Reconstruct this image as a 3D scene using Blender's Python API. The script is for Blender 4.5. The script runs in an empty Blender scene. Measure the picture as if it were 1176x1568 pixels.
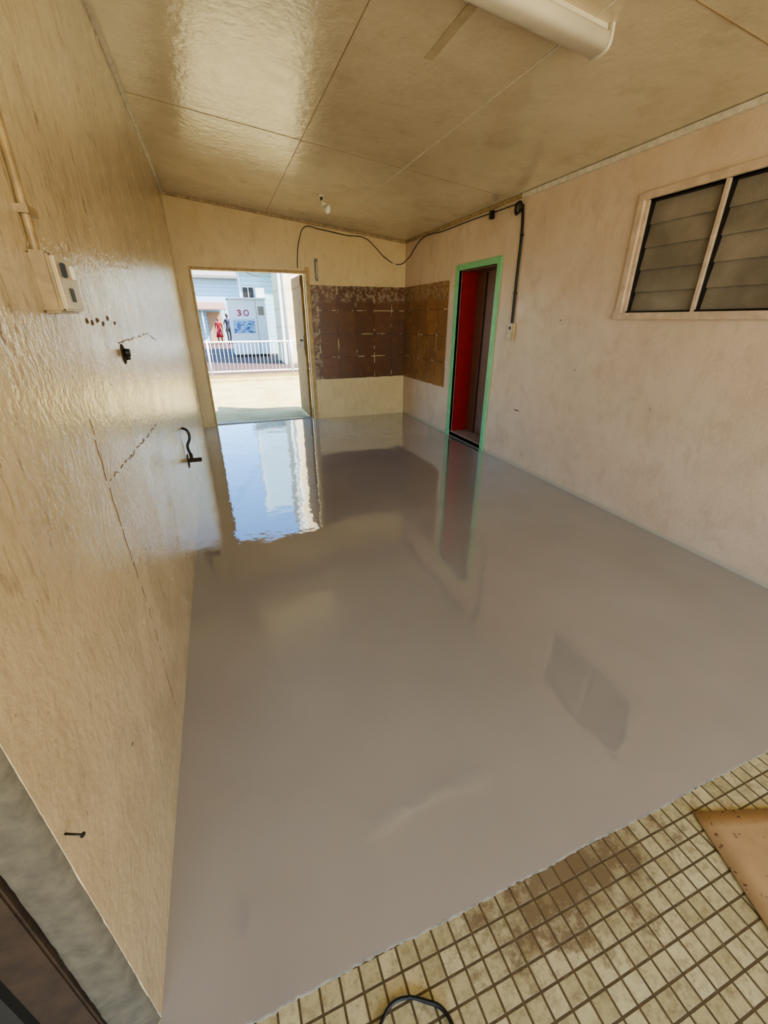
import bpy, bmesh, math, random
from mathutils import Vector, Matrix, noise as mnoise
random.seed(4)
S=bpy.context.scene
COL=S.collection
# ------------------------------------------------------------------ helpers
def srgb(r,g,b):
    f=lambda c:(c/255/12.92) if c/255<=0.04045 else ((c/255+0.055)/1.055)**2.4
    return (f(r),f(g),f(b),1)
def new_mat(name):
    m=bpy.data.materials.new(name); m.use_nodes=True
    nt=m.node_tree; b=nt.nodes['Principled BSDF']; return m,nt,b
def coords(nt,scale=(1,1,1),kind='Object',rot=(0,0,0)):
    tc=nt.nodes.new('ShaderNodeTexCoord'); mp=nt.nodes.new('ShaderNodeMapping')
    mp.inputs['Scale'].default_value=scale; mp.inputs['Rotation'].default_value=rot
    nt.links.new(tc.outputs[kind],mp.inputs['Vector']); return mp.outputs['Vector']
def noise(nt,vec,scale,detail=3,rough=0.55,dist=0):
    n=nt.nodes.new('ShaderNodeTexNoise'); n.inputs['Scale'].default_value=scale
    n.inputs['Detail'].default_value=detail; n.inputs['Roughness'].default_value=rough
    n.inputs['Distortion'].default_value=dist
    nt.links.new(vec,n.inputs['Vector']); return n.outputs['Fac']
def ramp(nt,fac,a,b,v0=0,v1=1):
    r=nt.nodes.new('ShaderNodeMapRange'); r.inputs['From Min'].default_value=a; r.inputs['From Max'].default_value=b
    r.inputs['To Min'].default_value=v0; r.inputs['To Max'].default_value=v1; r.clamp=True
    nt.links.new(fac,r.inputs['Value']); return r.outputs['Result']
def mix(nt,fac,a,b):
    m=nt.nodes.new('ShaderNodeMix'); m.data_type='RGBA'
    for inp,v in ((m.inputs[0],fac),(m.inputs[6],a),(m.inputs[7],b)):
        if isinstance(v,bpy.types.NodeSocket): nt.links.new(v,inp)
        else: inp.default_value=v
    return m.outputs[2]
def mathn(nt,op,a,b=0.0,c=None):
    m=nt.nodes.new('ShaderNodeMath'); m.operation=op
    for i,v in enumerate((a,b) if c is None else (a,b,c)):
        if isinstance(v,bpy.types.NodeSocket): nt.links.new(v,m.inputs[i])
        else: m.inputs[i].default_value=v
    return m.outputs[0]
def bump(nt,b,h,strength=0.2,dist=0.01):
    n=nt.nodes.new('ShaderNodeBump'); n.inputs['Strength'].default_value=strength; n.inputs['Distance'].default_value=dist
    nt.links.new(h,n.inputs['Height']); nt.links.new(n.outputs['Normal'],b.inputs['Normal']); return n
def sep(nt,v):
    s=nt.nodes.new('ShaderNodeSeparateXYZ'); nt.links.new(v,s.inputs[0]); return s.outputs
def simple(name,c,rough=0.5,metal=0,var=0.12,scale=12,bs=0.0,bscale=60):
    m,nt,b=new_mat(name); v=coords(nt)
    n=noise(nt,v,scale,4)
    d=(c[0]*(1-var*2),c[1]*(1-var*2),c[2]*(1-var*2),1)
    nt.links.new(mix(nt,ramp(nt,n,.35,.65),d,c),b.inputs['Base Color'])
    b.inputs['Roughness'].default_value=rough; b.inputs['Metallic'].default_value=metal
    if bs: bump(nt,b,noise(nt,v,bscale,2),bs,0.004)
    return m

def obj(name,bm,mats,smooth=False,loc=None):
    me=bpy.data.meshes.new(name); bmesh.ops.recalc_face_normals(bm,faces=bm.faces); bm.to_mesh(me); bm.free()
    o=bpy.data.objects.new(name,me); COL.objects.link(o)
    for m in (mats if isinstance(mats,(list,tuple)) else [mats]): me.materials.append(m)
    if smooth:
        for p in me.polygons: p.use_smooth=True
    return o
def group(name,loc,children):
    e=bpy.data.objects.new(name,None); COL.objects.link(e); e.location=loc; e.empty_display_size=.1
    for c in children:
        c.parent=e; c.matrix_parent_inverse=Matrix.Translation(Vector(loc)).inverted()
    return e
def bm_box(bm,x0,x1,y0,y1,z0,z1,mi=0,bev=0):
    vs=[bm.verts.new((x,y,z)) for x in (x0,x1) for y in (y0,y1) for z in (z0,z1)]
    fs=[(0,1,3,2),(4,6,7,5),(0,4,5,1),(2,3,7,6),(0,2,6,4),(1,5,7,3)]
    F=[]
    for f in fs:
        q=bm.faces.new([vs[i] for i in f]); q.material_index=mi; F.append(q)
    if bev:
        es=list({e for q in F for e in q.edges})
        bmesh.ops.bevel(bm,geom=es,offset=bev,segments=2,affect='EDGES')
    return vs
def box(name,x0,x1,y0,y1,z0,z1,m,bev=0.0):
    bm=bmesh.new(); bm_box(bm,x0,x1,y0,y1,z0,z1,0,bev); return obj(name,bm,m)
def bm_beam(bm,p0,p1,w,h,up=(0,0,1),mi=0):
    p0=Vector(p0);p1=Vector(p1);d=(p1-p0).normalized();u=Vector(up);s=d.cross(u).normalized();u=s.cross(d).normalized()
    vs=[]
    for p in (p0,p1):
        for a,b in ((-1,-1),(1,-1),(1,1),(-1,1)):
            vs.append(bm.verts.new(p+s*a*w/2+u*b*h/2))
    for f in ((0,1,2,3),(4,7,6,5),(0,4,5,1),(1,5,6,2),(2,6,7,3),(3,7,4,0)):
        q=bm.faces.new([vs[i] for i in f]); q.material_index=mi
def beam(name,p0,p1,w,h,m,up=(0,0,1)):
    bm=bmesh.new(); bm_beam(bm,p0,p1,w,h,up); return obj(name,bm,m)
def bm_cyl(bm,p0,p1,r0,r1=None,n=16,mi=0,cap=True):
    r1=r0 if r1 is None else r1
    p0=Vector(p0);p1=Vector(p1);d=(p1-p0).normalized()
    a=d.orthogonal().normalized(); b=d.cross(a)
    A=[];B=[]
    for i in range(n):
        t=2*math.pi*i/n; o=a*math.cos(t)+b*math.sin(t)
        A.append(bm.verts.new(p0+o*r0)); B.append(bm.verts.new(p1+o*r1))
    for i in range(n):
        j=(i+1)%n; q=bm.faces.new((A[i],A[j],B[j],B[i])); q.material_index=mi; q.smooth=True
    if cap:
        bm.faces.new(A[::-1]).material_index=mi; bm.faces.new(B).material_index=mi
def cable(name,pts,r,m,smooth=True,cyclic=False):
    c=bpy.data.curves.new(name,'CURVE'); c.dimensions='3D'; c.bevel_depth=r; c.bevel_resolution=3; c.use_fill_caps=True
    if smooth:
        s=c.splines.new('BEZIER'); s.bezier_points.add(len(pts)-1)
        for p,q in zip(s.bezier_points,pts):
            p.co=q; p.handle_left_type='AUTO'; p.handle_right_type='AUTO'
    else:
        s=c.splines.new('POLY'); s.points.add(len(pts)-1)
        for p,q in zip(s.points,pts): p.co=(*q,1)
    s.use_cyclic_u=cyclic
    c.materials.append(m)
    o=bpy.data.objects.new(name,c); COL.objects.link(o); return o

# ------------------------------------------------------------------ dimensions
XL,XR,YB=-0.36,2.95,6.86
YEND=0.54
YF=-3.2
T=0.16
def cz(x): return 2.945-0.108*(x+0.36)

# ------------------------------------------------------------------ materials
def wall_mat(name,base,dark,light,rough=0.4,stain=0.5,bs=0.25,stretch=(1,1,1),bscale=38,skirt=None,blot=1.3,smear=None,spec=.5,lo=.53,hi=.74,rvar=.25,rscale=9,zmask=None,speck=1.0,grime=0.0):
    m,nt,b=new_mat(name)
    v=coords(nt)
    big=noise(nt,v,blot,4,.6)
    c=mix(nt,ramp(nt,big,.35,.68),base,light)
    if grime:
        gn=noise(nt,v,2.3,5,.7,.3)
        c=mix(nt,ramp(nt,gn,.46,.66,0,grime),c,(base[0]*.48,base[1]*.44,base[2]*.42,1))
    vs=coords(nt,stretch)
    st=noise(nt,vs,5,6,.68,.4)
    sf=ramp(nt,st,lo,hi,0,stain)
    zm=None
    if zmask:
        zz=mathn(nt,'ADD',sep(nt,v)[2],mathn(nt,'MULTIPLY',big,.8))
        zm=ramp(nt,zz,zmask[0],zmask[1],zmask[2],1)
        sf=mathn(nt,'MULTIPLY',sf,zm)
    c=mix(nt,sf,c,dark)
    if smear:
        f=noise(nt,coords(nt,smear[0]),smear[1],5,.72,.6)
        msk=ramp(nt,noise(nt,v,1.7,2),.38,.58,.25,1)
        if zm is not None: msk=mathn(nt,'MULTIPLY',msk,zm)
        c=mix(nt,mathn(nt,'MULTIPLY',ramp(nt,f,.54,.66,0,smear[2]),msk),c,(dark[0]*.8,dark[1]*.72,dark[2]*.62,1))
    if speck:
        sp=noise(nt,v,60,2,.6)
        c=mix(nt,ramp(nt,sp,.70,.78,0,min(1,stain*speck)),c,(dark[0]*.45,dark[1]*.4,dark[2]*.35,1))
    if skirt:
        z=sep(nt,v)[2]
        z=mathn(nt,'ADD',z,mathn(nt,'MULTIPLY',big,-.05))
        c=mix(nt,ramp(nt,z,.0,.022,1,0),c,skirt)
    nt.links.new(c,b.inputs['Base Color'])
    rn=noise(nt,v,rscale,3,.6)
    nt.links.new(ramp(nt,rn,.30,.70,rough*(1-rvar),rough*(1+rvar)),b.inputs['Roughness'])
    b.inputs['Specular IOR Level'].default_value=spec
    h=noise(nt,v,bscale,3,.6)
    bump(nt,b,mathn(nt,'ADD',h,mathn(nt,'MULTIPLY',rn,1.0)),bs,0.012)
    return m
M_left=wall_mat('paint_left',srgb(210,188,148),srgb(124,88,54),srgb(220,200,162),.22,.55,.23,(1,5,1.0),42,smear=((1,11,3.0),3.4,.8),spec=.9,rvar=.3,rscale=7,zmask=(1.25,2.1,.22),speck=.8,grime=.28)
M_back=wall_mat('paint_back',srgb(226,200,150),srgb(164,128,84),srgb(232,209,162),.38,.3,.13,(3,1,1),30,speck=.6,grime=.15)
M_right=wall_mat('paint_right',srgb(226,200,172),srgb(182,146,114),srgb(232,210,186),.45,.30,.13,(1,1.5,1),40,skirt=srgb(205,192,170),smear=((1,3.5,1.6),2.0,.18),speck=.6,grime=.16)
M_ceil=wall_mat('paint_ceiling',srgb(218,202,172),srgb(170,142,106),srgb(228,212,184),.20,.30,.17,(1,1,1),22,spec=.85,blot=.9,rvar=.2,rscale=9,speck=0,grime=.20)

def floor_mat():
    m,nt,b=new_mat('floor_epoxy'); v=coords(nt)
    c=mix(nt,ramp(nt,noise(nt,v,1.1,3),.3,.7),srgb(157,151,142),srgb(166,160,152))
    c=mix(nt,ramp(nt,noise(nt,v,90,2),.73,.78,0,.2),c,srgb(105,98,90))
    nt.links.new(c,b.inputs['Base Color'])
    nt.links.new(ramp(nt,noise(nt,v,2.2,4),.35,.7,.015,.04),b.inputs['Roughness'])
    b.inputs['Specular IOR Level'].default_value=1.0
    b.inputs['Coat Weight'].default_value=1.0; b.inputs['Coat Roughness'].default_value=.015
    h=mathn(nt,'ADD',noise(nt,v,3.0,2),mathn(nt,'MULTIPLY',noise(nt,v,26,2),.15))
    bn=bump(nt,b,h,.14,0.02); nt.links.new(bn.outputs['Normal'],b.inputs['Coat Normal'])
    return m
M_floor=floor_mat()
M_edge=simple('coating_edge_matte',srgb(158,150,134),.8,var=.2,scale=30)

def tile_mat():
    m,nt,b=new_mat('floor_mosaic'); v=coords(nt)
    br=nt.nodes.new('ShaderNodeTexBrick'); br.offset=0; br.squash=1
    nt.links.new(v,br.inputs['Vector']); br.inputs['Scale'].default_value=1
    br.inputs['Brick Width'].default_value=.051; br.inputs['Row Height'].default_value=.051
    br.inputs['Mortar Size'].default_value=.0032; br.inputs['Mortar Smooth'].default_value=.25
    br.inputs['Color1'].default_value=srgb(176,166,124); br.inputs['Color2'].default_value=srgb(204,195,154)
    br.inputs['Mortar'].default_value=srgb(90,76,52); br.inputs['Bias'].default_value=0
    c=br.outputs['Color']
    x,y,z=sep(nt,v)
    dx=mathn(nt,'SUBTRACT',x,.74); dy=mathn(nt,'SUBTRACT',y,.42)
    d=mathn(nt,'SQRT',mathn(nt,'ADD',mathn(nt,'MULTIPLY',dx,mathn(nt,'MULTIPLY',dx,.30)),mathn(nt,'MULTIPLY',dy,mathn(nt,'MULTIPLY',dy,2.0))))
    n1=noise(nt,v,11,6,.78)
    d=mathn(nt,'ADD',d,mathn(nt,'MULTIPLY',n1,1.0))
    worn=ramp(nt,d,.58,.74,.8,0)
    worn=mathn(nt,'MULTIPLY',worn,ramp(nt,br.outputs['Fac'],0,1,1,.3))
    c=mix(nt,worn,c,srgb(98,76,52))
    g=noise(nt,v,40,6,.78)
    c=mix(nt,ramp(nt,g,.48,.66,0,.6),c,srgb(128,110,78))
    c=mix(nt,ramp(nt,n1,.50,.68,0,.45),c,srgb(108,90,60))
    nt.links.new(c,b.inputs['Base Color'])
    b.inputs['Roughness'].default_value=.5
    h=mathn(nt,'ADD',mathn(nt,'MULTIPLY',br.outputs['Fac'],-1.0),mathn(nt,'MULTIPLY',g,.5))
    bump(nt,b,h,.6,.003)
    return m
M_tile=tile_mat()

def glue_mat(name,ax,c1,c2,ox,res=.5):
    m,nt,b=new_mat(name); v=coords(nt)
    s=sep(nt,v); cm=nt.nodes.new('ShaderNodeCombineXYZ')
    nt.links.new(mathn(nt,'ADD',s[ax],ox),cm.inputs[0]); nt.links.new(mathn(nt,'ADD',s[2],-.63),cm.inputs[1])
    u=cm.outputs[0]
    br=nt.nodes.new('ShaderNodeTexBrick'); br.offset=0; nt.links.new(u,br.inputs['Vector'])
    br.inputs['Scale'].default_value=1; br.inputs['Brick Width'].default_value=.30; br.inputs['Row Height'].default_value=.335
    br.inputs['Mortar Size'].default_value=.006; br.inputs['Color1'].default_value=c1; br.inputs['Color2'].default_value=c2
    br.inputs['Mortar'].default_value=(c1[0]*.3,c1[1]*.3,c1[2]*.3,1)
    c=br.outputs['Color']
    n=noise(nt,v,3,6,.65)
    c=mix(nt,ramp(nt,n,.38,.62,0,.55),c,(c1[0]*.5,c1[1]*.44,c1[2]*.36,1))
    n2=noise(nt,v,7,5,.65)
    c=mix(nt,ramp(nt,n2,.52,.70,0,.4),c,(min(1,c1[0]*1.6),min(1,c1[1]*1.6),min(1,c1[2]*1.6),1))
    white=mathn(nt,'MULTIPLY',br.outputs['Fac'],ramp(nt,noise(nt,v,5,3,.6),.52,.56))
    c=mix(nt,white,c,srgb(206,184,146))
    top=ramp(nt,s[2],1.72,1.80)
    if ax==0: top=mathn(nt,'MAXIMUM',top,ramp(nt,s[0],1.56,1.50))
    r=mathn(nt,'MULTIPLY',top,ramp(nt,noise(nt,v,18,7,.75),.47,.58,0,res))
    c=mix(nt,r,c,srgb(182,164,136))
    nt.links.new(c,b.inputs['Base Color']); b.inputs['Roughness'].default_value=.3
    bump(nt,b,n2,.25,.01)
    return m
M_glueB=glue_mat('adhesive_back',0,srgb(120,74,34),srgb(102,64,30),-.02,.65)
M_glueR=glue_mat('adhesive_right',1,srgb(164,116,66),srgb(146,102,58),.02,.75)

M_green=simple('green_paint',srgb(140,210,152),.4,var=.08)
M_red=simple('red_paint',srgb(176,28,12),.4,var=.1)
M_brown=simple('brown_door_paint',srgb(134,98,80),.35,var=.06)
M_tan=simple('tan_trim_paint',srgb(206,174,118),.45,var=.15,bs=.2)
M_leaf=simple('tan_door_leaf_paint',srgb(150,114,60),.8,var=.15,bs=.2)
M_trim=simple('cornice_white',srgb(238,228,208),.4,var=.12,scale=30)
M_trimtan=simple('cornice_tan',srgb(196,168,124),.45,var=.2,scale=20)
M_frame=simple('window_frame_paint',srgb(228,202,174),.45,var=.12,bs=.3)
M_dark=simple('black_rubber',srgb(28,24,22),.45)
M_white=simple('white_enamel',srgb(230,221,200),.3,var=.05)
M_diff=simple('diffuser_plastic',srgb(236,226,204),.35,var=.04)
M_plate=simple('switch_plastic_aged',srgb(206,186,146),.35,var=.08)
M_oldplate=simple('painted_over_plastic',srgb(170,143,100),.35,var=.15,scale=30)
M_grey=simple('steel_grey',srgb(130,124,112),.4,metal=.6,var=.2,scale=40)
M_conc=simple('raw_concrete',srgb(104,94,76),.95,var=.15,scale=35,bs=.5,bscale=70)
M_wood=simple('old_brown_timber',srgb(66,48,30),.9,var=.2,scale=20,bs=.4)
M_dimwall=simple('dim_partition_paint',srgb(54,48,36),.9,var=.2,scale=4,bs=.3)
M_card=simple('cardboard',srgb(182,152,110),.9,var=.06,scale=14)
M_bulb=simple('bulb_glass_white',srgb(245,240,230),.15,var=.02)
M_crack=simple('crack_dark',srgb(122,88,54),.7)

def louvre_mat():
    m,nt,b=new_mat('louvre_obscure_glass'); v=coords(nt)
    c=mix(nt,ramp(nt,noise(nt,v,3,3),.35,.65),srgb(132,121,106),srgb(164,152,134))
    nt.links.new(c,b.inputs['Base Color']); b.inputs['Roughness'].default_value=.3
    vo=nt.nodes.new('ShaderNodeTexVoronoi'); vo.inputs['Scale'].default_value=120; nt.links.new(v,vo.inputs['Vector'])
    bump(nt,b,vo.outputs['Distance'],.4,.004)
    return m
M_louvre=louvre_mat()

# ------------------------------------------------------------------ wall builder with openings
def wall(name,axis,pos,thick,a0,a1,z0,z1,holes,mats,topfun=None,sidemat=0):
    A=sorted({a0,a1,*[h[0] for h in holes],*[h[1] for h in holes]})
    Z=sorted({z0,z1,*[h[2] for h in holes],*[h[3] for h in holes]})
    bm=bmesh.new(); cache={}
    def V(a,z,d):
        k=(round(a,5),round(z,5),d)
        if k not in cache:
            zz=z
            if topfun and abs(z-z1)<1e-6: zz=topfun(a)
            cache[k]=bm.verts.new((pos+d,a,zz) if axis=='x' else (a,pos+d,zz))
        return cache[k]
    def solid(i,j):
        if i<0 or j<0 or i>=len(A)-1 or j>=len(Z)-1: return False
        ca=(A[i]+A[i+1])/2; c=(Z[j]+Z[j+1])/2
        return not any(h[0]<ca<h[1] and h[2]<c<h[3] for h in holes)
    for i in range(len(A)-1):
        for j in range(len(Z)-1):
            if not solid(i,j): continue
            a,b,c,d=A[i],A[i+1],Z[j],Z[j+1]
            for dd in (0,thick): bm.faces.new((V(a,c,dd),V(b,c,dd),V(b,d,dd),V(a,d,dd)))
            for (ni,nj,p,q) in ((i-1,j,(a,c),(a,d)),(i+1,j,(b,c),(b,d)),(i,j-1,(a,c),(b,c)),(i,j+1,(a,d),(b,d))):
                if not solid(ni,nj):
                    f=bm.faces.new((V(*p,0),V(*q,0),V(*q,thick),V(*p,thick))); f.material_index=sidemat
    return obj(name,bm,mats)

DX0,DX1,DZ=-0.20,1.36,2.15
GY0,GY1,GZ=4.34,5.16,2.05
WY0,WY1,WZ0,WZ1=1.60,2.64,1.55,2.255
wall('wall_back','y',YB,T,XL-T,XR+T,-.1,3.0,[(DX0,DX1,-.1,DZ)],[M_back],topfun=lambda a:cz(a))
wall('wall_right','x',XR,T,YF,YB-.001,-.1,cz(XR),[(GY0,GY1,.06,GZ),(WY0,WY1,WZ0,WZ1)],[M_right])
wall('wall_left','x',XL,-T,YEND,YB-.001,-.1,cz(XL),[],[M_left])
XP=-2.6
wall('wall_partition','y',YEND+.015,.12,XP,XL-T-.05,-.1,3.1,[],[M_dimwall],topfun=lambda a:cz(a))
bm=bmesh.new()
nu,nv=8,150; g=[]
for j in range(nv+1):
    z=(cz(XL)-.02)*j/nv; row=[]
    for i in range(nu+1):
        x=XL-.001-.085*i/nu
        n=mnoise.noise(Vector((x*22,z*9,1)))*.006+mnoise.noise(Vector((x*60,z*40,5)))*.002
        xe=x+(mnoise.noise(Vector((3,z*11,2)))*.016 if i==nu else 0)
        row.append(bm.verts.new((xe,YEND-.006+min(n,.005)-(.008 if 0<i<nu else -.006),z)))
    g.append(row)
for j in range(nv):
    for i in range(nu): bm.faces.new((g[j][i],g[j][i+1],g[j+1][i+1],g[j+1][i]))
obj('wall_end_render',bm,M_conc,True)
box('trim_1',XL-.16,XL-.082,YEND-.02,YEND+.0,0,2.2,M_wood,.004)
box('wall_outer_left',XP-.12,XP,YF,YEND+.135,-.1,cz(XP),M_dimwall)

bm=bmesh.new()
vs=[bm.verts.new((x,y,cz(x)+t)) for t in (0,.12) for x,y in ((XP-.12,YF),(XR+T,YF),(XR+T,YB+T+.05),(XP-.12,YB+T+.05))]
for f in ((0,1,2,3),(4,7,6,5),(0,4,5,1),(1,5,6,2),(2,6,7,3),(3,7,4,0)): bm.faces.new([vs[i] for i in f])
obj('ceiling',bm,M_ceil)

box('floor',XP-.12,XR+T,YF,YB+T,-.1,0,M_tile)
bm=bmesh.new()
edge=[]; x=XL
while x<XR:
    o=.455+.005*mnoise.noise(Vector((x*4,0,0)))+.004*mnoise.noise(Vector((x*21,3,0)))+.004*mnoise.noise(Vector((x*70,7,0)))
    edge.append((x,o)); x+=.005
edge.append((XR,.455))
top=[];mid=[];bot=[]
for (x,y) in edge:
    top.append(bm.verts.new((x,y+.005,.0026))); mid.append(bm.verts.new((x,y+.001,.0014))); bot.append(bm.verts.new((x,y,.0002)))
bt=[bm.verts.new((x,YB+.10 if DX0<x<DX1 else YB,.0026)) for x,_ in edge]
for i in range(len(edge)-1):
    bm.faces.new((top[i],top[i+1],bt[i+1],bt[i]))
    for A_,B_ in ((mid,top),(bot,mid)):
        q=bm.faces.new((A_[i],A_[i+1],B_[i+1],B_[i])); q.material_index=1
obj('floor_coating',bm,[M_floor,M_edge])

# ------------------------------------------------------------------ ceiling joints / cornices
def cstrip(name,p0,p1,w,t,m):
    (x0,y0),(x1,y1)=p0,p1
    return beam(name,(x0,y0,cz(x0)-t/2+.001),(x1,y1,cz(x1)-t/2+.001),w,t,m)
M_joint=simple('joint_dark',srgb(178,150,114),.5)
cstrip('trim_2',(1.78,-3),(1.78,YB-.03),.010,.004,M_trim)
cstrip('trim_3',(.88,-3),(.88,YB-.03),.005,.003,M_joint)
cstrip('trim_4',(XL+.03,4.22),(XR-.03,4.22),.006,.003,M_joint)
cstrip('trim_5',(XL+.03,1.80),(XR-.03,1.80),.006,.003,M_joint)
beam('trim_6',(XR-.016,YF+.1,cz(XR)-.020),(XR-.016,4.02,cz(XR)-.020),.03,.036,M_trim)
beam('trim_7',(XR-.012,4.03,cz(XR)-.014),(XR-.012,YB-.03,cz(XR)-.014),.022,.026,M_trimtan)
beam('trim_8',(XL+.012,YEND,cz(XL)-.016),(XL+.012,YB-.03,cz(XL)-.016),.022,.026,M_trim)
beam('trim_9',(XL+.03,YB-.013,cz(XL)-.018),(XR-.03,YB-.013,cz(XR)-.013),.024,.028,M_trimtan)

box('wall_tile_patch',1.425,XR-.001,YB-.010,YB+.0,.63,1.97,M_glueB)
box('wall_tile_patch.001',XR-.010,XR,5.40,YB-.011,.63,1.97,M_glueR)

# ------------------------------------------------------------------ green door
parts=[]
f=.065
parts.append(box('casing_near',XR-.02,XR+.04,GY0-f,GY0,0,GZ+f,M_green,.004))
parts.append(box('casing_far',XR-.02,XR+.04,GY1,GY1+f,0,GZ+f,M_green,.004))
parts.append(box('casing_head',XR-.02,XR+.04,GY0+.0005,GY1-.0005,GZ,GZ+f,M_green,.004))
parts.append(box('reveal_far',XR+.04,XR+.34,GY1-.03,GY1+.02,.05,GZ,M_red))
parts.append(box('reveal_head',XR+.04,XR+.34,GY0,GY1-.03,GZ-.01,GZ+.03,M_brown))
parts.append(box('reveal_near',XR+.04,XR+.34,GY0-.02,GY0+.01,.05,GZ,M_brown))
parts.append(box('door_leaf',XR+.26,XR+.30,GY0,GY1-.03,.06,GZ,M_brown))
parts.append(box('door_leaf_stile',XR+.25,XR+.26,GY1-.24,GY1-.225,.06,GZ-.02,M_dark))
parts.append(box('sill_step',XR-.0,XR+.34,GY0,GY1,.0,.062,simple('sill_concrete',srgb(184,160,146),.7,bs=.4),.006))
group('door_1',(XR,GY0,0),parts)

# ------------------------------------------------------------------ far doorway with open leaf
parts=[]
parts.append(box('jamb_left',DX0,DX0+.03,YB-.012,YB+T+.01,0,DZ,M_tan,.003))
parts.append(box('jamb_right',DX1,DX1+.06,YB-.02,YB-.0,0,DZ+.05,M_tan,.004))
parts.append(box('head',DX0+.0305,DX1,YB+.04,YB+T,DZ-.03,DZ,M_tan,.003))
parts.append(box('leaf',DX1-.055,DX1-.015,YB+.10,YB+.92,.02,DZ-.04,M_leaf,.004))
parts.append(box('leaf_rail_mid',DX1-.063,DX1-.055,YB+.12,YB+.90,1.0,1.12,M_leaf))
parts.append(box('leaf_rail_top',DX1-.063,DX1-.055,YB+.12,YB+.90,1.96,2.08,M_leaf))
parts.append(box('latch_plate',DX1-.075,DX1-.055,YB+.13,YB+.17,1.08,1.28,M_grey,.003))
parts.append(box('latch_bolt',DX1-.12,DX1-.062,YB+.14,YB+.16,1.20,1.225,M_dark,.003))
parts.append(box('threshold',DX0+.03,DX1-.0,YB+.10,YB+T+.01,-.0,.016,M_grey,.003))
group('door_2',(DX1,YB,0),parts)

# ------------------------------------------------------------------ louvre window
parts=[]
bm=bmesh.new(); w=.045
bm_box(bm,XR-.022,XR+.02,WY0-w,WY1+w,WZ1,WZ1+w)
bm_box(bm,XR-.028,XR+.02,WY0-w-.01,WY1+w+.01,WZ0-w,WZ0)
bm_box(bm,XR-.022,XR+.02,WY0-w,WY0,WZ0,WZ1)
bm_box(bm,XR-.022,XR+.02,WY1,WY1+w,WZ0,WZ1)
parts.append(obj('architrave',bm,M_frame))
bm=bmesh.new()
ym=2.10
for y in (WY0+.012,ym,WY1-.012): bm_box(bm,XR+.0,XR+.06,y-.011,y+.011,WZ0,WZ1)
parts.append(obj('mullions',bm,M_frame))
bm=bmesh.new()
for y in (WY0+.034,ym-.020,ym+.020,WY1-.034): bm_box(bm,XR+.02,XR+.050,y-.008,y+.008,WZ0,WZ1)
bm_box(bm,XR+.01,XR+.05,WY0+.02,WY1-.02,WZ0,WZ0+.012)
bm_box(bm,XR+.02,XR+.05,WY0+.02,WY1-.02,WZ1-.012,WZ1)
parts.append(obj('louvre_channels',bm,M_dark))
bm=bmesh.new()
n=5; hh=(WZ1-WZ0)/n
for bay in ((WY0+.03,ym-.018),(ym+.018,WY1-.03)):
    for i in range(n):
        z=WZ0+hh*(i+.5)
        bm_beam(bm,(XR+.045,bay[0],z),(XR+.045,bay[1],z),.006,hh*1.06,(.10,0,1))
parts.append(obj('louvre_blades',bm,M_louvre))
parts.append(box('dark_room_panel',XR+.115,XR+.13,WY0+.0,WY1-.0,WZ0,WZ1,simple('unlit_room_tone',srgb(70,62,52),.8)))  # dark-coloured panel standing in for the unlit room behind the louvres
group('window_1',(XR,ym,WZ0),parts)

# ------------------------------------------------------------------ fluorescent batten
parts=[]
x0,x1,yc=.60,1.88,2.12
def sect(prof,mi,bm,xa,xb,drop=0,smooth=False):
    A=[];B=[]
    for (py,pz) in prof:
        A.append(bm.verts.new((xa,yc+py,cz(xa)+pz-drop))); B.append(bm.verts.new((xb,yc+py,cz(xb)+pz-drop)))
    n=len(prof)
    for i in range(n):
        j=(i+1)%n; q=bm.faces.new((A[i],A[j],B[j],B[i])); q.material_index=mi; q.smooth=smooth
    bm.faces.new(A[::-1]).material_index=mi; bm.faces.new(B).material_index=mi
bm=bmesh.new(); sect([(-.045,.001),(-.050,-.035),(.050,-.035),(.045,.001)],0,bm,x0+.02,x1-.02)
parts.append(obj('batten_body',bm,M_white))
def arc(w,zt,d,n=18):
    out=[(-w,zt)]
    for i in range(n+1):
        t=math.pi*i/n; c_=math.cos(t); s_=math.sin(t)
        out.append((-w*math.copysign(abs(c_)**.6,c_), -.036-d*abs(s_)**.75))
    out.append((w,zt)); return out
bm=bmesh.new(); sect(arc(.064,-.030,.050),0,bm,x0+.015,x1-.015,smooth=True); parts.append(obj('diffuser',bm,M_diff,False))
for a,b_ in ((x0,x0+.014),(x1-.014,x1)):
    bm=bmesh.new(); sect(arc(.068,.0,.053),0,bm,a,b_); parts.append(obj('end_cap',bm,M_white))
group('fluorescent_ceiling_light',(1.24,yc,cz(1.24)),parts)
M_platep=simple('plate_paint',srgb(208,190,158),.25,var=.08)
cstrip('ceiling_cover_plate',(1.29,2.30),(1.29,2.74),.05,.004,M_platep)

px,py=1.34,5.53; pz=cz(px)
bm=bmesh.new()
bm_cyl(bm,(px,py,pz+.002),(px,py,pz-.018),.045,.038,20,0)
bm_cyl(bm,(px,py,pz-.016),(px,py-.005,pz-.06),.012,.012,12,1)
bm_cyl(bm,(px,py-.005,pz-.055),(px+.03,py-.03,pz-.10),.024,.026,16,0)
o=obj('holder',bm,[M_white,M_dark])
bm=bmesh.new()
bmesh.ops.create_uvsphere(bm,u_segments=20,v_segments=14,radius=.034)
for v in bm.verts:
    if v.co.z>0: v.co.x*=1-.35*v.co.z/.034; v.co.y*=1-.35*v.co.z/.034; v.co.z*=1.6
bmesh.ops.transform(bm,matrix=Matrix.Translation((px+.055,py-.05,pz-.145))@Matrix.Rotation(.5,4,(1,1,0)),verts=bm.verts)
b=obj('bulb',bm,M_bulb,True)
group('ceiling_light_bulb',(px,py,pz),[o,b])

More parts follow.
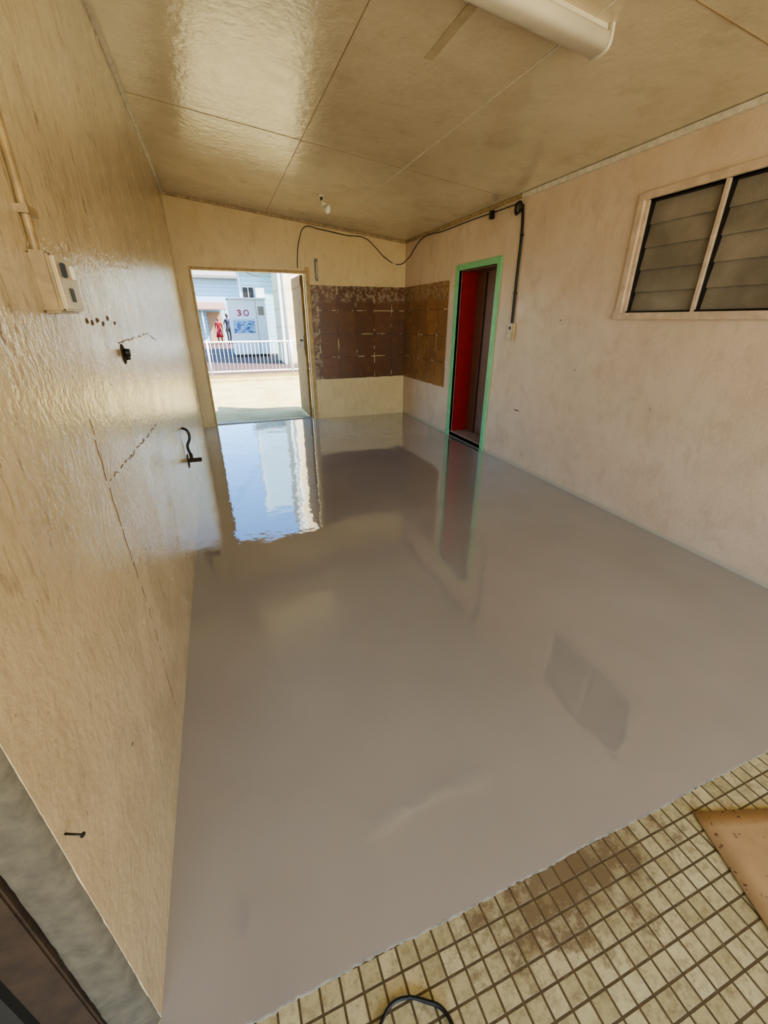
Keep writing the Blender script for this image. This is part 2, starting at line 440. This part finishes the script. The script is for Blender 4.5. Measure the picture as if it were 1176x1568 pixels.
# ------------------------------------------------------------------ wiring
cable('electrical_cable',[(1.255,YB-.02,2.18),(1.26,YB-.012,2.25),(1.32,YB-.012,2.55),(1.40,YB-.014,2.68),(1.6,YB-.03,2.665),(2.0,YB-.015,2.617),(2.296,YB-.012,2.594),(2.45,YB-.012,2.49),(2.61,YB-.012,2.36),(2.845,YB-.015,2.283),(XR-.02,6.72,2.35),(XR-.012,6.5,2.46),(XR-.012,6.27,2.54),(XR-.02,5.6,2.532),(XR-.015,5.0,2.535),(XR-.02,4.5,2.525),(XR-.02,4.10,2.52)],.0055,M_dark)
parts=[]
parts.append(cable('conduit_pipe',[(XR-.012,4.02,2.50),(XR-.012,3.99,2.30),(XR-.012,3.985,1.9),(XR-.012,3.975,1.47)],.013,M_dark))
ring=[(XR-.028,4.06+.045*math.cos(t),2.485+.045*math.sin(t)) for t in [2*math.pi*i/8 for i in range(8)]]
parts.append(cable('cable_coil',ring,.008,M_dark,cyclic=True))
ring=[(XR-.040,4.065+.035*math.cos(t),2.475+.05*math.sin(t)) for t in [2*math.pi*i/8 for i in range(8)]]
parts.append(cable('cable_coil_inner',ring,.006,M_dark,cyclic=True))
bm=bmesh.new(); bm_cyl(bm,(XR+.0,4.07,2.49),(XR-.02,4.07,2.49),.034,.030,20); parts.append(obj('junction_box',bm,M_trimtan))
bm=bmesh.new()
for z in (2.25,1.75): bm_box(bm,XR-.018,XR,3.965,4.005,z-.008,z+.008)
parts.append(obj('saddle_clips',bm,M_dark))
group('electrical_conduit',(XR,4.0,2.5),parts)
box('cable_clip_block',XR-.04,XR,4.50,4.55,2.47,2.545,M_dark,.004)
parts=[box('mounting_block',XR-.022,XR,3.925,4.02,1.30,1.47,M_plate,.004),
 box('switch_plate_upper',XR-.032,XR-.022,3.932,4.013,1.39,1.462,M_plate,.004),
 box('switch_plate_lower',XR-.032,XR-.022,3.932,4.013,1.308,1.38,M_plate,.004),
 box('rocker_upper',XR-.038,XR-.032,3.96,3.985,1.41,1.44,M_dark,.002),
 box('rocker_lower',XR-.038,XR-.032,3.96,3.985,1.33,1.36,M_white,.002)]
group('light_switch',(XR,3.97,1.38),parts)
bm=bmesh.new()
bm_box(bm,1.505,1.555,YB-.008,YB,2.02,2.31,0,.002)
bm_cyl(bm,(1.53,YB-.03,2.05),(1.53,YB-.03,2.27),.011,.011,12,1)
bm_cyl(bm,(1.53,YB-.006,2.26),(1.53,YB-.035,2.275),.008,.008,10,0)
bm_cyl(bm,(1.53,YB-.006,2.06),(1.53,YB-.035,2.05),.008,.008,10,0)
obj('wall_tube_bracket',bm,[M_grey,M_white])

# ------------------------------------------------------------------ left wall fittings
W=XL
parts=[box('outlet_box',W,W+.040,1.255,1.42,1.515,1.640,M_oldplate,.006),
 box('outlet_faceplate',W+.040,W+.049,1.262,1.413,1.520,1.635,M_plate,.004),
 box('switch_rocker',W+.049,W+.057,1.29,1.31,1.59,1.62,M_dark,.002),
 box('switch_rocker_b',W+.049,W+.057,1.365,1.385,1.59,1.62,M_white,.002),
 box('socket_slots',W+.049,W+.051,1.32,1.35,1.54,1.57,M_dark,.001),
 cable('riser_conduit',[(W+.010,1.30,1.64),(W+.010,1.315,1.9),(W+.010,1.335,2.3),(W+.010,1.34,cz(W)-.005)],.009,M_oldplate)]
bm=bmesh.new()
for z in (1.72,2.1,2.6): bm_box(bm,W,W+.021,1.29,1.355,z-.008,z+.008)
parts.append(obj('conduit_saddles',bm,M_oldplate))
group('power_outlet',(W,1.33,1.58),parts)
bm=bmesh.new()
bm_cyl(bm,(W+.0002,2.05,1.375),(W+.004,2.05,1.375),.040,.034,14,0)
bm_cyl(bm,(W+.0002,2.05,1.38),(W+.026,2.05,1.38),.016,.014,14,1)
bm_cyl(bm,(W+.0002,2.09,1.36),(W+.016,2.09,1.36),.012,.010,12,1)
obj('cut_pipe_stub',bm,[M_wood,M_dark])
bm=bmesh.new()
for i,(y,z) in enumerate([(1.62,1.50),(1.68,1.495),(1.76,1.50),(1.83,1.49),(1.92,1.505),(2.03,1.49),(1.7,1.30),(2.5,1.2),(3.0,1.15),(1.45,.75),(.9,.5),(1.2,.3),(2.2,.6),(1.9,.9)]):
    n=9; c_=[]
    for k in range(n):
        t=2*math.pi*k/n; r=(.011 if i<6 else .004)*random.uniform(.5,1.3)
        c_.append(bm.verts.new((W+.0012,y+r*1.8*math.cos(t),z+r*math.sin(t)*.8)))
    bm.faces.new(c_)
obj('wall_chips',bm,M_crack)
bm=bmesh.new()
for (y,z,r,e) in ((3.28,1.5,.009,1),(3.73,.61,.006,9),(2.2,.9,.005,1),(3.0,1.1,.004,2),(3.9,.95,.006,1)):
    c_=[]
    for k in range(9):
        t=2*math.pi*k/9; rr=r*random.uniform(.5,1.3)
        c_.append(bm.verts.new((XR-.0012,y+rr*e*math.cos(t),z+rr*math.sin(t))))
    bm.faces.new(c_)
obj('wall_chips.001',bm,M_crack)
def crack(name,pts,w=.0035):
    bm=bmesh.new()
    fine=[]
    for a,b in zip(pts[:-1],pts[1:]):
        n=max(2,int((Vector(b)-Vector(a)).length/.02))
        for i in range(n):
            t=i/n; fine.append((a[0]+(b[0]-a[0])*t+random.uniform(-.006,.006),a[1]+(b[1]-a[1])*t+random.uniform(-.006,.006)))
    fine.append(pts[-1])
    for a,b in zip(fine[:-1],fine[1:]):
        if random.random()<.3: continue
        ww=w*random.uniform(.3,1.2)
        bm_beam(bm,(W+.0008,a[0],a[1]),(W+.0008,b[0],b[1]),.0012,ww,(0,-(b[1]-a[1]),(b[0]-a[0])))
    return obj(name,bm,M_crack)
crack('wall_crack',[(1.36,1.25),(1.345,1.07),(1.36,.80),(1.38,.56),(1.35,.14)],.0028)
crack('wall_crack.001',[(1.35,1.065),(1.7,1.04),(2.46,1.0)],.004)
crack('wall_crack.002',[(2.0,1.42),(2.9,1.43),(3.2,1.38)],.003)
parts=[cable('hose',[(W,3.62,.72),(W+.035,3.61,.70),(W+.045,3.60,.64),(W+.02,3.58,.58),(W+.03,3.6,.50)],.010,M_dark)]
bm=bmesh.new(); bm_box(bm,W,W+.105,3.585,3.625,.44,.465,0,.003); bm_box(bm,W,W+.006,3.57,3.64,.40,.50,0,.001)
bm_cyl(bm,(W+.03,3.6,.465),(W+.03,3.6,.51),.013,.013,12,0)
parts.append(obj('bracket',bm,M_wood))
group('water_pipe_bracket',(W,3.6,.46),parts)
bm=bmesh.new(); bm_cyl(bm,(W+.0005,.56,.72),(W+.03,.545,.725),.002,.0016,8); bm_cyl(bm,(W+.03,.545,.725),(W+.0315,.544,.725),.0045,.0045,10)
obj('rusty_nail',bm,M_dark)

# ------------------------------------------------------------------ cardboard and cord on tiles
bm=bmesh.new()
A=Vector((1.26,.406)); ex=Vector((.25,-.084)).normalized(); ey=Vector((-.098,-.277)).normalized()
nx,ny=12,10; grid=[]
for i in range(nx+1):
    row=[]
    for j in range(ny+1):
        p=A+ex*(.62*i/nx)+ey*(.48*j/ny)
        z=.004+.004*math.sin(i*.6)*math.sin(j*.5)**2
        row.append(bm.verts.new((p.x,p.y,max(z,.003))))
    grid.append(row)
for i in range(nx):
    for j in range(ny): bm.faces.new((grid[i][j],grid[i+1][j],grid[i+1][j+1],grid[i][j+1]))
o=obj('cardboard_sheet',bm,M_card,True)
sm=o.modifiers.new('s','SOLIDIFY'); sm.thickness=.004; sm.offset=1
nt=M_card.node_tree; b=nt.nodes['Principled BSDF']; v=coords(nt); src=b.inputs['Base Color'].links[0].from_socket
nt.links.new(mix(nt,ramp(nt,noise(nt,v,55,2),.66,.7,0,.8),src,srgb(90,60,40)),b.inputs['Base Color'])
cx,cy=.175,.265
pts=[]
for i in range(22):
    t=i*.42-1.2; r=.098+.004*math.sin(i*2.1)
    pts.append((cx+r*math.cos(t)*1.05,cy+r*math.sin(t),.006+.0014*abs(math.sin(i*.9))+(.006 if i>14 else 0)))
cable('coiled_cord',pts,.004,M_dark)

# ------------------------------------------------------------------ outside
def ground_mat(name,c1,c2,line=None):
    m,nt,b=new_mat(name); v=coords(nt)
    c=mix(nt,ramp(nt,noise(nt,v,1.5,6,.65),.35,.65),c1,c2)
    c=mix(nt,ramp(nt,noise(nt,v,18,3),.6,.75,0,.3),c,(c1[0]*.6,c1[1]*.6,c1[2]*.5,1))
    nt.links.new(c,b.inputs['Base Color']); b.inputs['Roughness'].default_value=.85
    return m
M_gconc=ground_mat('outside_concrete',srgb(160,142,88),srgb(188,172,120))
M_grass=ground_mat('dry_verge',srgb(108,90,34),srgb(146,128,62))
def pave_mat():
    m,nt,b=new_mat('brick_paving'); v=coords(nt)
    br=nt.nodes.new('ShaderNodeTexBrick'); nt.links.new(v,br.inputs['Vector']); br.inputs['Scale'].default_value=1
    br.inputs['Brick Width'].default_value=.44; br.inputs['Row Height'].default_value=.22; br.inputs['Mortar Size'].default_value=.012
    br.inputs['Color1'].default_value=srgb(70,42,34); br.inputs['Color2'].default_value=srgb(60,38,32); br.inputs['Mortar'].default_value=srgb(84,68,58)
    nt.links.new(br.outputs['Color'],b.inputs['Base Color']); b.inputs['Roughness'].default_value=.8
    return m
box('ground_apron',-14,14,YB+T+.001,12.2,-.2,-.02,M_gconc)
box('ground_paving',-14,14,13.9,60,-.2,-.02,pave_mat())
box('ground_rear',-14,14,-16,YF-.001,-.2,-.02,M_gconc)
box('kerb',-14,14,12.2,12.5,-.2,.05,M_gconc,.02)
box('verge',-14,14,12.5,13.9,-.2,0,M_grass)
M_rail=simple('galvanised_white',srgb(205,206,202),.4,var=.05)
bm=bmesh.new()
yf=13.55
for z in (.12,.93): bm_cyl(bm,(-5,yf,z),(2.9,yf,z),.024,.024,10)
x=-5
while x<2.9:
    bm_cyl(bm,(x,yf,.12),(x,yf,.93),.009,.009,6); x+=.11
for x in (-5,-2.6,-.25,2.1,2.9): bm_cyl(bm,(x,yf,0.0005),(x,yf,1.0),.032,.032,12)
obj('railing_fence',bm,M_rail)
M_kiosk=simple('kiosk_panel',srgb(206,213,214),.5,var=.04)
ky=21.0
parts=[box('cabinet',.73,2.29,ky,ky+1.2,.08,2.32,M_kiosk,.02), box('plinth',.78,2.24,ky+.05,ky+1.15,-.02,.10,M_dark),
 box('roof_cap',.68,2.34,ky-.06,ky+1.26,2.32,2.39,M_kiosk,.01)]
def poster_mat():
    m,nt,b=new_mat('poster_print'); v=coords(nt)
    s=sep(nt,v)
    c=mix(nt,ramp(nt,s[2],1.50,1.58),srgb(140,176,200),srgb(206,212,216))
    n=noise(nt,coords(nt,(1,1,2.2)),6,4,.7,1.0)
    c=mix(nt,mathn(nt,'MULTIPLY',ramp(nt,n,.50,.54),ramp(nt,s[2],1.48,1.44)),c,srgb(24,72,130))
    nt.links.new(c,b.inputs['Base Color']); return m
parts.append(box('poster',.84,1.75,ky-.012,ky-.0,.98,1.98,poster_mat()))
parts.append(box('door_edge',1.86,1.88,ky-.006,ky,.1,2.30,M_grey))
parts.append(box('vent_grille',1.95,2.2,ky-.012,ky,1.7,2.05,M_grey))
parts.append(cable('poster_emblem_a',[(1.06,ky-.02,1.86),(1.14,ky-.02,1.90),(1.20,ky-.02,1.85),(1.14,ky-.02,1.80),(1.21,ky-.02,1.75),(1.14,ky-.02,1.69),(1.06,ky-.02,1.72)],.022,simple('emblem_red',srgb(160,24,36),.5)))
parts.append(cable('poster_emblem_b',[(1.44,ky-.02,1.90),(1.35,ky-.02,1.84),(1.35,ky-.02,1.74),(1.44,ky-.02,1.69),(1.52,ky-.02,1.74),(1.52,ky-.02,1.84)],.022,simple('emblem_rose',srgb(150,50,90),.5),cyclic=True))
group('street_kiosk',(1.5,ky,0),parts)
def clad(name,c1,c2,sc):
    m,nt,b=new_mat(name); v=coords(nt)
    w_=nt.nodes.new('ShaderNodeTexWave'); w_.bands_direction='Z'; w_.inputs['Scale'].default_value=sc; nt.links.new(v,w_.inputs['Vector'])
    nt.links.new(mix(nt,ramp(nt,w_.outputs['Fac'],.0,.12),c2,c1),b.inputs['Base Color']); b.inputs['Roughness'].default_value=.6
    return m
M_clad=clad('blue_weatherboard',srgb(160,196,212),srgb(126,160,178),1.6)
M_cream=clad('cream_render',srgb(222,204,160),srgb(202,184,140),.5)
parts=[box('facade',1.40,9,22.6,24,-.02,8.5,M_clad),
 box('window_glass',1.52,1.98,22.57,22.61,2.40,2.88,M_dark),
 box('window_trim_top',1.49,2.01,22.55,22.6,2.88,2.93,M_kiosk), box('window_trim_bottom',1.49,2.01,22.53,22.6,2.35,2.40,M_kiosk),
 box('window_trim_mid',1.74,1.77,22.55,22.6,2.40,2.88,M_kiosk),
 box('corner_board',1.36,1.44,22.55,22.62,-.02,8.5,M_kiosk),
 box('aircon',2.05,2.45,22.25,22.6,2.38,2.85,M_kiosk,.02),
 box('fascia',1.1,9,22.2,22.6,3.55,3.75,M_grey)]
group('neighbour_building',(4,22.6,0),parts)
parts=[box('wall_block',2.42,9,17,19,-.02,7.5,M_cream)]
bm=bmesh.new(); bm_cyl(bm,(2.55,16.94,-.02),(2.55,16.94,7.4),.045,.045,14)
for z in (1,3,5): bm_box(bm,2.49,2.61,16.93,17,z-.03,z+.03)
parts.append(obj('downpipe',bm,M_kiosk))
parts.append(box('pilaster',2.36,2.46,16.9,17.05,-.02,7.5,M_kiosk))
group('side_building',(4,17,0),parts)
M_far=clad('far_wall',srgb(158,196,212),srgb(130,168,186),1.2)
parts=[box('main_wall',-14,3.2,36.5,40,-.02,4.3,M_far)]
bm=bmesh.new()
vs=[bm.verts.new(p) for p in ((-14,36.0,4.25),(3.4,36.0,4.25),(3.4,40,5.3),(-14,40,5.3),(-14,36.0,4.42),(3.4,36.0,4.42),(3.4,40,5.5),(-14,40,5.5))]
for f in ((0,1,2,3),(4,7,6,5),(0,4,5,1),(1,5,6,2),(2,6,7,3),(3,7,4,0)): bm.faces.new([vs[i] for i in f])
parts.append(obj('skillion_roof',bm,simple('roof_sheet',srgb(146,138,126),.5)))
bm=bmesh.new()
vs=[bm.verts.new(p) for p in ((-6,33.8,2.15),(1.0,33.8,2.15),(1.0,36.5,2.65),(-6,36.5,2.65),(-6,33.8,2.22),(1.0,33.8,2.22),(1.0,36.5,2.72),(-6,36.5,2.72))]
for f in ((0,1,2,3),(4,7,6,5),(0,4,5,1),(1,5,6,2),(2,6,7,3),(3,7,4,0)): bm.faces.new([vs[i] for i in f])
parts.append(obj('awning',bm,simple('awning_pink',srgb(146,110,96),.6)))
bm=bmesh.new()
for x in (-3,-.6,.95): bm_cyl(bm,(x,34,-.02),(x,34,2.2),.05,.05,12)
parts.append(obj('awning_posts',bm,M_kiosk))
parts.append(box('shop_window',-5,-.9,36.45,36.5,.9,2.1,M_dark))
parts.append(box('shop_doorway',-.3,.7,36.45,36.5,-.02,2.05,simple('doorway_tan',srgb(170,140,110),.6)))
group('far_building',(-2,36.5,0),parts)
cable('overhead_wire',[(-.5,13,4.2),(1.2,14.5,2.75),(2.4,17,3.6)],.01,M_dark)

# ------------------------------------------------------------------ people
def person(name,loc,h,shirt,trous,skin,hair,skirt=False,face=0,armpose=0):
    k=h/1.75
    J={'pel':(0,0,.95,.125,.095),'sp1':(0,0,1.10,.125,.085),'sp2':(0,-.01,1.28,.15,.10),'chest':(0,0,1.42,.13,.09),
       'neck':(0,0,1.50,.052,.052),'neck2':(0,-.01,1.57,.048,.05)}
    E=[('pel','sp1'),('sp1','sp2'),('sp2','chest'),('chest','neck'),('neck','neck2')]
    for s,sx in (('L',1),('R',-1)):
        st=.06*sx
        J['hip'+s]=(.095*sx,0,.90,.09,.09); J['kn'+s]=(.11*sx,-.02+st*.6,.50,.058,.058); J['an'+s]=(.115*sx,.02+st,.09,.04,.042)
        J['to'+s]=(.125*sx,-.15+st,.035,.038,.03)
        J['sh'+s]=(.185*sx,0,1.41,.055,.055); J['el'+s]=(.25*sx,.01,1.13,.042,.042)
        w=(.26*sx,-.09,.88) if not(armpose and s=='L') else (.16*sx,-.22,1.2)
        J['wr'+s]=(*w,.027,.022)
        d=(Vector(w)-Vector((.25*sx,.01,1.13))).normalized(); p=Vector(w)+d*.085
        J['pa'+s]=(*p,.036,.020)
        E+=[('pel','hip'+s),('hip'+s,'kn'+s),('kn'+s,'an'+s),('an'+s,'to'+s),('chest','sh'+s),('sh'+s,'el'+s),('el'+s,'wr'+s),('wr'+s,'pa'+s)]
    names=list(J); idx={n:i for i,n in enumerate(names)}
    me=bpy.data.meshes.new('body'); me.from_pydata([J[n][:3] for n in names],[(idx[a],idx[b]) for a,b in E],[])
    o=bpy.data.objects.new('body',me); COL.objects.link(o)
    m=o.modifiers.new('skin','SKIN'); m.use_smooth_shade=True
    for i,n in enumerate(names):
        me.skin_vertices[0].data[i].radius=J[n][3:5]; me.skin_vertices[0].data[i].use_root=(n=='pel')
    o.modifiers.new('ss','SUBSURF').levels=2
    dg=bpy.context.evaluated_depsgraph_get(); dg.update()
    m2=bpy.data.meshes.new_from_object(o.evaluated_get(dg)); bpy.data.objects.remove(o)
    body=bpy.data.objects.new('body',m2); COL.objects.link(body)
    m2.materials.clear()
    for mm in (shirt,trous,skin,M_dark): m2.materials.append(mm)
    for p in m2.polygons:
        c=p.center; p.use_smooth=True
        arm=abs(c.x)>.2 and c.z>.7
        if c.z>1.50: p.material_index=2
        elif arm and (c.z<1.18): p.material_index=2
        elif c.z>.96 or arm: p.material_index=0
        elif c.z<.10: p.material_index=3
        else: p.material_index=1 if not(skirt and c.z<.5) else 2
    parts=[body]
    bm=bmesh.new()
    for s,sx in (('L',1),('R',-1)):
        p=Vector(J['pa'+s][:3]); w=Vector(J['wr'+s][:3]); d=(p-w).normalized(); side=d.cross(Vector((1,0,0))).normalized()
        for i,l in enumerate((.070,.080,.075,.058)):
            a=p+side*(i-1.5)*.017+d*.005; b_=a+d*l*.55; c_=b_+(d*.8+Vector((-sx*.6,0,0))).normalized()*l*.5
            bm_cyl(bm,a,b_,.009,.008,6); bm_cyl(bm,b_,c_,.008,.006,6)
        a=w+d*.03-side*.025; b_=a+(d-side*.8).normalized()*.04; bm_cyl(bm,a,b_,.011,.009,6); bm_cyl(bm,b_,b_+d*.03,.009,.007,6)
    parts.append(obj('fingers',bm,skin))
    bm=bmesh.new()
    hc=Vector((0,-.02,1.66))
    bmesh.ops.create_uvsphere(bm,u_segments=24,v_segments=18,radius=1,matrix=Matrix.Translation(hc)@Matrix.Diagonal((.075,.095,.118,1)))
    for v in bm.verts:
        r=v.co-hc
        if r.z<0: v.co.x=hc.x+r.x*(1+r.z*2.2)
        if r.y<-.08 and abs(r.x)<.02 and -.04<r.z<.01: v.co.y-=.02
    for f in bm.faces: f.smooth=True; f.material_index=0
    for sx in (1,-1):
        bmesh.ops.create_uvsphere(bm,u_segments=8,v_segments=6,radius=1,matrix=Matrix.Translation(hc+Vector((.076*sx,.005,-.01)))@Matrix.Diagonal((.01,.018,.03,1)))
    nf=len(bm.faces)
    for sx in (1,-1):
        bmesh.ops.create_uvsphere(bm,u_segments=8,v_segments=6,radius=.011,matrix=Matrix.Translation(hc+Vector((.03*sx,-.086,.005))))
    bm_box(bm,-.022,.022,hc.y-.09,hc.y-.075,hc.z-.062,hc.z-.054)
    bm.faces.ensure_lookup_table()
    for f in bm.faces[nf:]: f.material_index=1
    parts.append(obj('head',bm,[skin,M_dark]))
    bm=bmesh.new()
    bmesh.ops.create_uvsphere(bm,u_segments=24,v_segments=18,radius=1,matrix=Matrix.Translation(hc+Vector((0,.012,.012)))@Matrix.Diagonal((.084,.098,.122,1)))
    kill=[v for v in bm.verts if (v.co.y<hc.y-.03 and v.co.z<hc.z+.065) or v.co.z<hc.z-(.12 if skirt else .05)]
    bmesh.ops.delete(bm,geom=kill,context='VERTS')
    ho=obj('hair',bm,hair,True); ho.modifiers.new('s','SOLIDIFY').thickness=.012; parts.append(ho)
    if skirt:
        bm=bmesh.new(); bm_cyl(bm,(0,0,1.02),(0,0,.48),.15,.25,24,0,False)
        so=obj('skirt',bm,trous,True); so.modifiers.new('s','SOLIDIFY').thickness=.01; parts.append(so)
    e=bpy.data.objects.new(name,None); COL.objects.link(e)
    for c in parts: c.parent=e
    e.location=loc; e.scale=(k,k,k); e.rotation_euler=(0,0,face)
M_skin=simple('skin_tone',srgb(96,56,38),.5,var=.03); M_hair=simple('hair_black',srgb(24,18,14),.6)
person('pedestrian_man',(.93,32.6,-.02),1.90,simple('navy_shirt',srgb(16,20,44),.7),simple('navy_trousers',srgb(12,13,22),.7),M_skin,M_hair,False,.5,1)
person('pedestrian_woman',(.32,32.9,-.02),1.65,simple('red_dress',srgb(160,12,24),.7),simple('red_dress_skirt',srgb(140,12,24),.7),M_skin,M_hair,True,-.3)

# ------------------------------------------------------------------ light
w=bpy.data.worlds.new('World'); S.world=w; w.use_nodes=True; nt=w.node_tree
sky=nt.nodes.new('ShaderNodeTexSky'); sky.sky_type='NISHITA'; sky.sun_disc=False
sky.sun_elevation=math.radians(52); sky.sun_rotation=math.radians(120); sky.altitude=50
hs=nt.nodes.new('ShaderNodeHueSaturation'); hs.inputs['Saturation'].default_value=1.3
nt.links.new(sky.outputs[0],hs.inputs['Color'])
nt.links.new(hs.outputs[0],nt.nodes['Background'].inputs[0]); nt.nodes['Background'].inputs[1].default_value=.9
sl=bpy.data.lights.new('sun','SUN'); sl.energy=24; sl.angle=.01; sl.color=(1,.95,.88)
so=bpy.data.objects.new('sun',sl); COL.objects.link(so)
so.rotation_euler=Vector((.62,-.38,.9)).to_track_quat('Z','Y').to_euler()
al=bpy.data.lights.new('rear_fill_light','AREA'); al.shape='RECTANGLE'; al.size=4.6; al.size_y=2.3; al.energy=55; al.color=(1,.98,.95)  # added fill lamp behind the camera, imitating daylight through the open rear
ao=bpy.data.objects.new('rear_fill_light',al); COL.objects.link(ao); ao.location=(.6,YF+.15,1.45); ao.rotation_euler=(math.radians(90),0,0)

# ------------------------------------------------------------------ camera
cam=bpy.data.cameras.new('camera'); co=bpy.data.objects.new('camera',cam); COL.objects.link(co)
co.location=(0,0,1.5); co.rotation_euler=(math.radians(65.0),0,math.radians(-20.7))
cam.sensor_fit='HORIZONTAL'; cam.sensor_width=36; cam.lens=36*630/1176; cam.clip_start=.02; cam.clip_end=300
S.camera=co
S.view_settings.view_transform='AgX'
try: S.view_settings.look='AgX - Medium High Contrast'
except Exception as e: print(e)
S.view_settings.exposure=.22
print('done')
